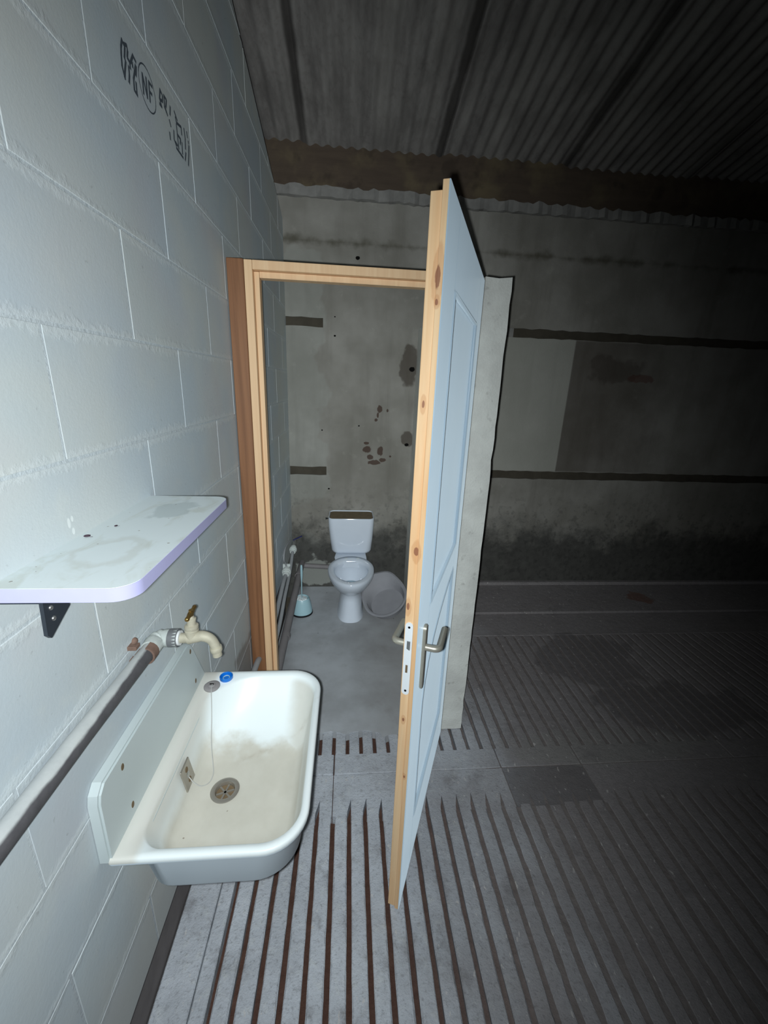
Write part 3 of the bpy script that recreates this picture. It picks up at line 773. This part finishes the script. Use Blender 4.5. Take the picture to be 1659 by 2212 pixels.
# splashback: plate with clipped corners standing on the back of the rim
bm = bmesh.new()
poly = [(.5765, .806), (.578, .945), (.5835, .963), (.600, .977), (1.000, .980), (1.020, .974), (1.032, .958), (1.1055, .808)]
def yz_prism(bm, poly, x0, x1):
    a = [bm.verts.new((x0, y, z)) for y, z in poly]; b = [bm.verts.new((x1, y, z)) for y, z in poly]
    bm.faces.new(a); bm.faces.new(b[::-1]); m = len(poly)
    for i in range(m): bm.faces.new((a[i], a[(i+1) % m], b[(i+1) % m], b[i]))
yz_prism(bm, poly, .001, .0215)
bmesh.ops.bevel(bm, geom=[e for e in bm.edges if abs(e.verts[0].co.x - e.verts[1].co.x) < 1e-6 and e.verts[0].co.x > .01], offset=.004, segments=2, affect='EDGES')
sb = kid(bm_obj('splashback', bm, 'splash_resin', smooth=True, ang=30), sk)
for y, z in ((.656, .948), (.665, .838), (1.016, .95), (1.029, .842)):
    bm = bmesh.new(); lathe(bm, [(0, .0006), (.0045, .0006), (.0052, 0)], (.0215, y, z), (1, 0, 0), 12)
    for v in bm.verts: v.co.z = z + (v.co.z-z)*1.5
    o = bm_obj('fixing_hole', bm, 'drain_grime', sb); o.location = (0, 0, 0); o.parent = sb; o.location = (0, 0, 0)
kid(box('wall_cleat', (.002, .058, .66, 1.02, .768, .796), 'splash_resin'), sk)
# drain
bm = bmesh.new(); lathe(bm, [(.034, .0), (.035, .002), (.031, .0035), (.024, .0022), (.023, -.002), (.0225, -.012), (0, -.012)], (.154, .808, .688), (0, 0, 1), 36)
dn = kid(bm_obj('drain', bm, 'drain_steel', smooth=True, ang=35), sk); dn['label'] = 'round steel drain with grimy grid'
bm = bmesh.new(); lathe(bm, [(0, 0), (.0222, 0)], (.154, .808, .6805), (0, 0, 1), 30)
o = bm_obj('drain_grid', bm, 'drain_grime', dn)
bm = bmesh.new()
for a in range(3):
    m = Matrix.Rotation(a*PI/3+.3, 4, 'Z')
    bmm = bmesh.new(); add_box(bmm, -.0215, .0215, -.0022, .0022, .6805, .6835); me = bpy.data.meshes.new('tmp'); bmm.transform(Matrix.Translation((.154, .808, 0)) @ m); bmm.to_mesh(me); bmm.free(); bm.from_mesh(me); bpy.data.meshes.remove(me)
bm_obj('drain_bar', bm, 'drain_steel', dn)
# overflow plate on the inner back slope
ov = Matrix.Translation((.070, .803, .752)) @ Matrix.Rotation(math.radians(-10), 4, 'Y')
bm = bmesh.new(); add_box(bm, -.001, .003, -.024, .024, -.031, .031, .0012)
bm.transform(ov); of = kid(bm_obj('overflow_plate', bm, 'drain_steel'), sk)
for dy, dz in ((0, .015), (0, -.015), (0, 0)):
    bm = bmesh.new(); lathe(bm, [(0, .0008), (.006, .0008), (.007, 0)], (.003, dy, dz), (1, 0, 0), 14); bm.transform(ov); bm_obj('overflow_hole', bm, 'drain_grime' if dz else 'zinc', of)

# ---- plug with its cord
pg = tag(empty('sink_plug', (.064, 1.032, .8128)), 'grey rubber sink plug on a thin cord on sink rim', 'plug')
PO = Vector((-.064, -1.032, -.813))
bm = bmesh.new(); lathe(bm, [(0, 0), (.0195, 0), (.0225, .004), (.0225, .0075), (.019, .010), (.010, .0098), (.008, .0125), (0, .013)], (.064, 1.032, .8135), (0, 0, 1), 28)
kid(bm_obj('stopper', bm, 'grey_rubber', smooth=True, ang=40), pg, PO)
bm = bmesh.new(); add_box(bm, .058, .070, 1.0305, 1.0335, .824, .829, .001); kid(bm_obj('ring_lug', bm, 'dark_hole'), pg, PO)
cp = [(.066, 1.030, .8275), (.070, 1.008, .8255), (.078, .980, .808), (.085, .95, .778), (.095, .905, .742), (.108, .868, .722), (.118, .838, .712), (.114, .815, .708), (.100, .800, .717), (.086, .797, .733), (.0745, .801, .747)]
def smooth_pts(P, k=6):
    P = [Vector(p) for p in P]; out = []
    for i in range(len(P)-1):
        p0, p1, p2, p3 = P[max(i-1,0)], P[i], P[i+1], P[min(i+2, len(P)-1)]
        for j in range(k):
            t = j/k
            out.append(.5*((2*p1)+(-p0+p2)*t+(2*p0-5*p1+4*p2-p3)*t*t+(-p0+3*p1-3*p2+p3)*t**3))
    return out + [P[-1]]
kid(tube('cord', smooth_pts(cp), .0011, 'nylon_cord', None, 6), pg, PO)
# ---- blue cap
bm = bmesh.new(); lathe(bm, [(0, .0), (.0175, 0), (.0190, .002), (.0190, .010), (.0172, .0115), (.0155, .010), (.0150, .003), (0, .003)], (0, 0, 0), (0, 0, 1), 32)
bc = tag(empty('bottle_cap', (.094, 1.071, .8128)), 'bright blue plastic bottle cap beside the grey plug', 'cap')
bm_obj('shell', bm, 'blue_plastic', bc, smooth=True, ang=40)
bm = bmesh.new(); lathe(bm, [(.0085, .003), (.0095, .0055), (.0105, .003)], (0, 0, 0), (0, 0, 1), 28); bm_obj('seal_ring', bm, 'pale_blue_plastic', bc, smooth=True)

# ---- shelf
sh = tag(empty('wall_shelf', (0, .72, 1.395)), 'white laminate wall shelf with lilac edging, dusty and stained', 'shelf')
SO = Vector((0, -.72, -1.395))
def shelf_poly(d=0):
    return rrect(0, .176-d, .503+d, .957-d, (.001, .032, .028, .001), 8)
bm = bmesh.new(); prism(bm, shelf_poly(.0008), 1.3965, 1.4155); kid(bm_obj('board', bm, 'shelf'), sh, SO)
bm = bmesh.new(); oP, iP = shelf_poly(0), shelf_poly(.0012)
R = [[(x, y, 1.3955) for x, y in iP], [(x, y, 1.3955) for x, y in oP], [(x, y, 1.4150) for x, y in oP], [(x, y, 1.4150) for x, y in iP]]
rings_mesh(bm, R + [R[0]]); kid(bm_obj('edge_band', bm, 'lilac_edging', smooth=True, ang=35), sh, SO)
# cheek seen below the near end: a flat plate hanging under the board, facing the room
bm = bmesh.new()
poly = [(.5075, 1.3958), (.5035, 1.346), (.5095, 1.339), (.5535, 1.3635), (.5505, 1.3958)]
yz_prism(bm, poly, .056, .061)
br = kid(bm_obj('bracket', bm, 'anthracite_metal'), sh, SO); br['label'] = 'dark metal bracket plate under the near end'
box_ = bmesh.new(); add_box(box_, .001, .057, .5075, .5505, 1.391, 1.3958); o = bm_obj('bracket_flange', box_, 'anthracite_metal', br); 
for y, z in ((.5185, 1.3795), (.5195, 1.363), (.5425, 1.381)):
    bm = bmesh.new(); lathe(bm, [(0, .0022), (.002, .0022), (.0034, .001), (.0036, 0)], (.061, y, z), (1, 0, 0), 14); bm_obj('screw', bm, 'zinc', br, smooth=True)
bm = bmesh.new(); yz_prism(bm, [(.9125, 1.3958), (.9095, 1.352), (.9155, 1.346), (.9535-.01, 1.3635), (.9505-.01, 1.3958)], .056, .061); br2 = kid(bm_obj('bracket', bm, 'anthracite_metal'), sh, SO)
bm = bmesh.new(); add_box(bm, .001, .057, .9125, .9405, 1.391, 1.3958); bm_obj('bracket_flange', bm, 'anthracite_metal', br2)
# ---- dead insects on the shelf
def insect(x, y, s, rz, label):
    bm = bmesh.new(); bmesh.ops.create_uvsphere(bm, u_segments=12, v_segments=8, radius=1)
    for v in bm.verts: v.co = Vector((v.co.x*s, v.co.y*s*.5*(1-.25*v.co.x), (v.co.z+1)*s*.38))
    o = tag(empty('dead_insect', (x, y, 1.4156), rz), label, 'insect', 'dead insects on the shelf')
    bm_obj('body', bm, 'insect', o, smooth=True)
    bm = bmesh.new(); add_tube(bm, [(s*.5, -s*.3, s*.2), (s*.9, -s*.7, s*.1), (s*1.5, -s*.8, s*.05)], s*.06, 5); bm_obj('leg', bm, 'insect', o)
insect(.016, .688, .0052, .5, 'larger dark dead insect by the wall on white shelf')
insect(.0345, .742, .0034, 1.1, 'smaller dark dead insect further along the white shelf')

# ---- water pipe and tap
YT = .83
wp = tag(empty('water_pipe', (.032, YT, 1.118)), 'grey galvanised water pipe running along the block wall', 'pipe')
WO = Vector((-.032, -YT, -1.118))
PX = .034
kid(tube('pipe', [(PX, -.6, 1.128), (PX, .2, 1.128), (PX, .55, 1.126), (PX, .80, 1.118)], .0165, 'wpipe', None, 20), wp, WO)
# rusty clip
cl = bmesh.new(); rings_ = []
for s in range(13):
    a = -1.25*PI + 1.5*PI*s/12 + .6
    c, sn = math.cos(a), math.sin(a)
    rings_.append([(PX + c*r, y, 1.118 + sn*r) for r, y in ((.0165, .768), (.0205, .768), (.0205, .790), (.0165, .790))])
rings_mesh(cl, rings_, True, True)
clip = kid(bm_obj('pipe_clip', cl, 'rust', smooth=True, ang=40), wp, WO); clip['label'] = 'rusty pipe clip'
for q in ((-.001, .018, .770, .788, 1.130, 1.139), (-.001, .02, .770, .788, 1.098, 1.106)): box('clip_lug', q, 'rust', clip, .001)
bm = bmesh.new(); lathe(bm, [(0, .006), (.004, .006), (.007, .003), (.008, 0)], (.012, .779, 1.148), (1, -.2, .1), 12); bm_obj('clip_screw', bm, 'rust', clip, smooth=True)
# crusted elbow turning out of the wall towards the room
el = bmesh.new()
ep = arc_pts([(PX, .793, 1.118), (PX, YT, 1.120), (.078, YT, 1.120)], .022, 8)
add_tube(el, ep, [.0195 + .0012*math.sin(i*2.1) for i in range(len(ep))], 18)
elb = kid(bm_obj('elbow', el, 'lime_crust', smooth=True, ang=50), wp, WO); elb['label'] = 'elbow crusted with white lime'
bm = bmesh.new(); add_tube(bm, [(.060, YT, 1.120), (.079, YT, 1.120)], [.0205, .0205], 18); bm_obj('elbow_collar', bm, 'galvanised_pipe', elb, smooth=True, ang=40)

tp = tag(empty('water_tap', (.08, YT, 1.12)), 'old brass tap above the sink with T-shaped handle', 'tap')
TO = Vector((-.08, -YT, -1.12))
kid(tube('thread_tape', [(.0792, YT, 1.120), (.0835, YT, 1.120)], .0165, 'tape', None, 18), tp, TO)
bm = bmesh.new(); add_tube(bm, [(.0835, YT, 1.120), (.098, YT, 1.119), (.104, YT, 1.119)], [.0115, .0112, .013], 16)
kid(bm_obj('inlet', bm, 'tarnished_brass', smooth=True, ang=50), tp, TO)
spt = smooth_pts([(.100, YT, 1.119), (.116, YT, 1.122), (.132, YT, 1.124), (.148, YT, 1.116), (.156, YT, 1.100), (.158, YT, 1.088)], 6)
bm = bmesh.new(); add_tube(bm, spt, [.0135 - .0025*min(1, i/(len(spt)*.6)) for i in range(len(spt))], 18); kid(bm_obj('spout', bm, 'tarnished_brass', smooth=True, ang=50), tp, TO)
bm = bmesh.new(); lathe(bm, [(0, 0), (.0125, 0), (.0135, .003), (.0135, .010), (.0125, .012), (.0105, .0125), (.0105, .024), (0, .024)], (.1575, YT, 1.096), (.1, 0, -1), 22); kid(bm_obj('hose_nozzle', bm, 'tarnished_brass', smooth=True, ang=35), tp, TO)
bm = bmesh.new(); lathe(bm, [(0, 0), (.0130, 0), (.0132, .018), (.0148, .019), (.0148, .023), (.0138, .024), (.0138, .028), (.0148, .029), (.0142, .034), (.0095, .036), (.0090, .046), (.0102, .047), (.0102, .051), (.0062, .053), (.0052, .062), (0, .062)], (.108, YT, 1.118), (.05, .02, 1), 24)
kid(bm_obj('bonnet', bm, 'tarnished_brass', smooth=True, ang=35), tp, TO)
hp = Vector((.1110, YT+.001, 1.182))
bm = bmesh.new(); add_tube(bm, [hp + Vector((0, 0, -.008)), hp + Vector((.001, 0, .008))], [.0055, .0050], 12); kid(bm_obj('spindle', bm, 'brass', smooth=True, ang=40), tp, TO)
ha = Vector((.02, 1, .12)).normalized()
bm = bmesh.new(); add_tube(bm, [hp - ha*.026, hp - ha*.023, hp - ha*.014, hp - ha*.006, hp + ha*.006, hp + ha*.014, hp + ha*.023, hp + ha*.026], [.003, .0052, .0042, .0060, .0060, .0042, .0052, .003], 12); kid(bm_obj('tee_handle', bm, 'brass', smooth=True, ang=60), tp, TO)

# ---- toilet
tl = tag(empty('toilet', (.478, 2.85, .004)), 'white ceramic toilet without seat, cistern top brown with dust', 'toilet')
TLO = Vector((-.478, -2.85, -.004))
XT = .482
def ell(cy, hw, f, b, z, n=48, pw=2.0):
    out = []
    for i in range(n):
        a = 2*PI*i/n; c, s = math.cos(a), math.sin(a)
        e = 2/pw
        x = XT + hw*math.copysign(abs(c)**e, c); y = cy + (b if s > 0 else f)*math.copysign(abs(s)**e, s)
        out.append((x, y, z))
    return out
bm = bmesh.new()
R = [ell(2.83, .100, .190, .20, .004, pw=2.6), ell(2.83, .098, .188, .20, .012, pw=2.6), ell(2.84, .092, .178, .19, .05, pw=2.5), ell(2.85, .080, .160, .18, .14, pw=2.4), ell(2.85, .078, .155, .18, .19, pw=2.3),
     ell(2.84, .094, .195, .18, .225), ell(2.80, .128, .245, .19, .275), ell(2.77, .152, .268, .20, .325), ell(2.755, .164, .276, .205, .358), ell(2.75, .168, .278, .205, .378), ell(2.75, .167, .277, .205, .392), ell(2.75, .161, .270, .20, .399),
     ell(2.745, .130, .225, .135, .399), ell(2.745, .124, .218, .130, .392), ell(2.745, .122, .214, .128, .372), ell(2.745, .130, .222, .132, .352), ell(2.75, .125, .205, .13, .32), ell(2.76, .105, .15, .115, .26), ell(2.78, .07, .09, .08, .215)]
V = rings_mesh(bm, R); bm.faces.new(V[0][::-1])
kid(bm_obj('bowl', bm, 'porcelain', smooth=True, ang=70), tl, TLO)
bm = bmesh.new(); v = [bm.verts.new(p) for p in ell(2.765, .088, .118, .098, .236)]; bm.faces.new(v)
t = NT('bowl_water'); t.out(sr(150, 176, 186), .03, .7); MAT['bowl_water'] = t.m
wt = kid(bm_obj('water', bm, 'bowl_water'), tl, TLO)
# deck that carries the cistern, with seat bolt holes
bm = bmesh.new(); pol = [(.352, 2.86), (.612, 2.86), (.600, 2.93), (.596, 3.19), (.370, 3.19), (.366, 2.93)]
prism(bm, pol, .335, .398); bmesh.ops.bevel(bm, geom=bm.edges[:], offset=.010, segments=3, affect='EDGES')
dk = kid(bm_obj('deck', bm, 'porcelain', smooth=True, ang=60), tl, TLO)
for dx, r in ((-.022, .006), (.004, .005)):
    bm = bmesh.new(); lathe(bm, [(0, .0005), (r, .0005), (r*1.1, 0)], (XT+dx, 2.915, .398), (0, 0, 1), 14); bm_obj('bolt_hole', bm, 'dark_hole', dk)
for dx in (-.04, .05):
    bm = bmesh.new(); add_box(bm, XT+dx-.008, XT+dx+.014, 2.908, 2.918, .398, .4005, .0008); bm_obj('bolt_cover', bm, 'fitting_white', dk)
# cistern: tapered tank with rounded corners, open rim
bm = bmesh.new()
def cis(x0, x1, y0, y1, r, z): return [(x, y, z) for x, y in rrect(x0, x1, y0, y1, (r, r, r, r), 7)]
R = [cis(.350, .622, 3.010, 3.16, .05, .402), cis(.338, .632, 2.990, 3.175, .05, .408), cis(.330, .640, 2.982, 3.18, .048, .428), cis(.318, .648, 2.968, 3.185, .045, .53), cis(.309, .653, 2.962, 3.19, .042, .62), cis(.306, .655, 2.960, 3.19, .040, .695), cis(.308, .653, 2.962, 3.188, .038, .699),
     cis(.314, .647, 2.968, 3.182, .034, .699), cis(.316, .645, 2.970, 3.180, .033, .690), cis(.317, .644, 2.971, 3.179, .033, .60)]
V = rings_mesh(bm, R); bm.faces.new(V[0][::-1]); bm.faces.new(V[-1])
# shallow moulded arc on the front is carried by a soft crown
for v_ in bm.verts:
    if v_.co.y < 3.0 and .41 < v_.co.z < .69:
        k_ = 1 - ((v_.co.x-.481)/.17)**2; v_.co.y -= .012*max(0, k_)*math.sin((v_.co.z-.41)/.28*PI)
ci = kid(bm_obj('cistern', bm, 'porcelain', smooth=True, ang=50), tl, TLO)
bm = bmesh.new(); vv = [bm.verts.new(p) for p in cis(.3165, .6445, 2.9705, 3.1795, .033, .692)]; bm.faces.new(vv)
bm_obj('cistern_top', bm, 'cistern_dust', ci)['label'] = 'brown dusty cistern top'
kid(tube('flush_knob', [(.306, 3.03, .680), (.290, 3.03, .680), (.284, 3.03, .680)], [.005, .005, .009], 'black_rubber', None, 12), tl, TLO)

# ---- toilet brush
tb = tag(empty('toilet_brush', (.118, 2.79, .004)), 'pale blue toilet brush standing in its holder by the toilet', 'toilet brush')
bm = bmesh.new(); lathe(bm, [(.076, .004), (.077, .012), (.073, .045), (.064, .09), (.055, .120), (.050, .128), (.046, .126), (.044, .115), (.05, .02), (0, .02)], (0, 0, 0), (0, 0, 1), 36)
bm_obj('holder', bm, 'pale_blue_plastic', tb, smooth=True, ang=50)
bm = bmesh.new(); lathe(bm, [(0, 0), (.074, 0), (.0795, .003), (.0795, .014), (.0765, .016)], (0, 0, 0), (0, 0, 1), 36); bm_obj('base_ring', bm, 'black_rubber', tb, smooth=True, ang=40)
bm = bmesh.new(); lathe(bm, [(0, .128), (.036, .126), (.042, .118), (.040, .104), (.03, .1), (0, .1)], (0, 0, 0), (0, 0, 1), 24)
for i, v_ in enumerate(bm.verts):
    if v_.co.xy.length > .03: v_.co.z += random.uniform(-.006, .006)
bh = bm_obj('brush_head', bm, 'white_bristle', tb)
bm = bmesh.new(); add_tube(bm, [(0, 0, .12), (0, 0, .20), (0, .001, .26), (.001, .002, .31), (.001, .002, .37), (.001, .002, .390), (.001, .002, .394)], [.0045, .0042, .0045, .0085, .009, .0065, .003], 14); bm_obj('handle', bm, 'pale_blue_plastic', tb, smooth=True)

# ---- dusty round tub leaning against the partition
tub = tag(empty('plastic_tub', (.815, 2.845, .0)), 'dusty grey round plastic tub with torn rim on cubicle floor', 'tub')
bm = bmesh.new(); n = 56; prof = [(0, .0), (.150, .0), (.168, .006), (.182, .040), (.196, .075), (.214, .078), (.216, .082), (.200, .086), (.186, .080), (.172, .045), (.160, .014), (0, .010)]
rg_ = []
for r, h in prof:
    q = []
    for i in range(n):
        a = 2*PI*i/n; k_ = 1; dz = 0
        if r > .19:                                   # torn, flared side away from the door
            f = max(0, math.cos(a - 1.75))**2
            k_ = 1 + .32*f + (.05*math.sin(7*a)*f); dz = .05*f
        q.append((max(r, 1e-5)*k_*math.cos(a), max(r, 1e-5)*k_*math.sin(a), h + dz))
    rg_.append(q)
rings_mesh(bm, rg_)
m = Matrix.Rotation(math.radians(-20), 4, 'Y') @ Matrix.Rotation(math.radians(14), 4, 'X') @ Matrix.Diagonal((.80, .92, .95, 1)); bm.transform(m)
zmin = min(v.co.z for v in bm.verts); bm.transform(Matrix.Translation((-.045, -.03, .0045-zmin)))
bm_obj('shell', bm, 'dusty_tub', tub, smooth=True, ang=40)

# ---- pipework along the cubicle wall
sp = tag(empty('supply_pipe', (.03, 2.6, .0)), 'grey supply pipes with white compression fittings in the cubicle corner', 'pipe')
SPO = Vector((-.022, -2.6, 0))
def spk(name, pts, r, mat, n=14): return kid(tube(name, pts, r, mat, None, n), sp, SPO)
spk('pipe', smooth_pts([(.024, 1.46, .40), (.026, 1.66, .40), (.026, 1.74, .385), (.024, 1.86, .335), (.024, 2.17, .33), (.026, 2.45, .395), (.028, 2.58, .415)]), .0135, 'pvc_grey')
spk('pipe', smooth_pts([(.052, 1.80, .27), (.052, 2.16, .305), (.050, 2.38, .36), (.048, 2.60, .395), (.046, 2.72, .425), (.044, 2.83, .47), (.042, 2.90, .487)]), .0115, 'pvc_grey')
def fitting(c, d, r):
    bm = bmesh.new(); lathe(bm, [(0, -.032), (r*.8, -.032), (r*.85, -.018), (r, -.016), (r, -.004), (r*1.12, -.003), (r*1.12, .010), (r, .012), (r*.9, .028), (0, .028)], c, d, 22)
    return kid(bm_obj('fitting', bm, 'fitting_white', smooth=True, ang=35), sp, SPO)
fitting((.030, 2.62, .425), (0, 1, .3), .027); fitting((.043, 2.88, .482), (0, 1, .3), .024)
spk('hose', smooth_pts([(.03, 2.65, .43), (.022, 2.64, .48), (.018, 2.60, .53), (.020, 2.66, .58), (.03, 2.80, .578), (.04, 2.92, .535)]), .006, 'pvc_grey', 10)
spk('valve_body', [(.041, 2.91, .490), (.040, 2.95, .502), (.040, 2.99, .51)], [.015, .017, .013], 'zinc')
kid(box('valve_lever', (.034, .110, 2.965, 2.975, .520, .526), 'valve_blue'), sp, SPO)
for o in sp.children:
    if o.name.startswith('valve_lever'):
        o.data.transform(Matrix.Translation((.034, 2.97, .52)) @ Matrix.Rotation(math.radians(-27), 4, 'Y') @ Matrix.Translation((-.034, -2.97, -.52))); o['label'] = 'dark blue valve lever'
kid(box('pipe_clip', (-.006, .045, 2.70, 2.712, .405, .445), 'fitting_white'), sp, SPO)
ws = tag(empty('waste_pipe', (.085, 2.6, 0)), 'dark grey waste pipe along the wall foot behind the brush', 'pipe')
WSO = Vector((-.085, -2.6, 0))
kid(tube('pipe', smooth_pts([(.078, 3.19, .235), (.078, 3.0, .235), (.078, 2.8, .215), (.074, 2.4, .17), (.070, 1.80, .11)]), .024, 'pvc_dark', None, 18), ws, WSO)
kid(tube('branch', smooth_pts([(.09, 3.165, .222), (.2, 3.165, .215), (.36, 3.165, .205)]), .020, 'pvc_dark', None, 16), ws, WSO)
for y, z in ((2.25, .15), (2.95, .232)):
    kid(tube('collar', [(.0755, y, z), (.0765, y+.03, z+.003)], .028, 'pvc_dark', None, 18), ws, WSO)
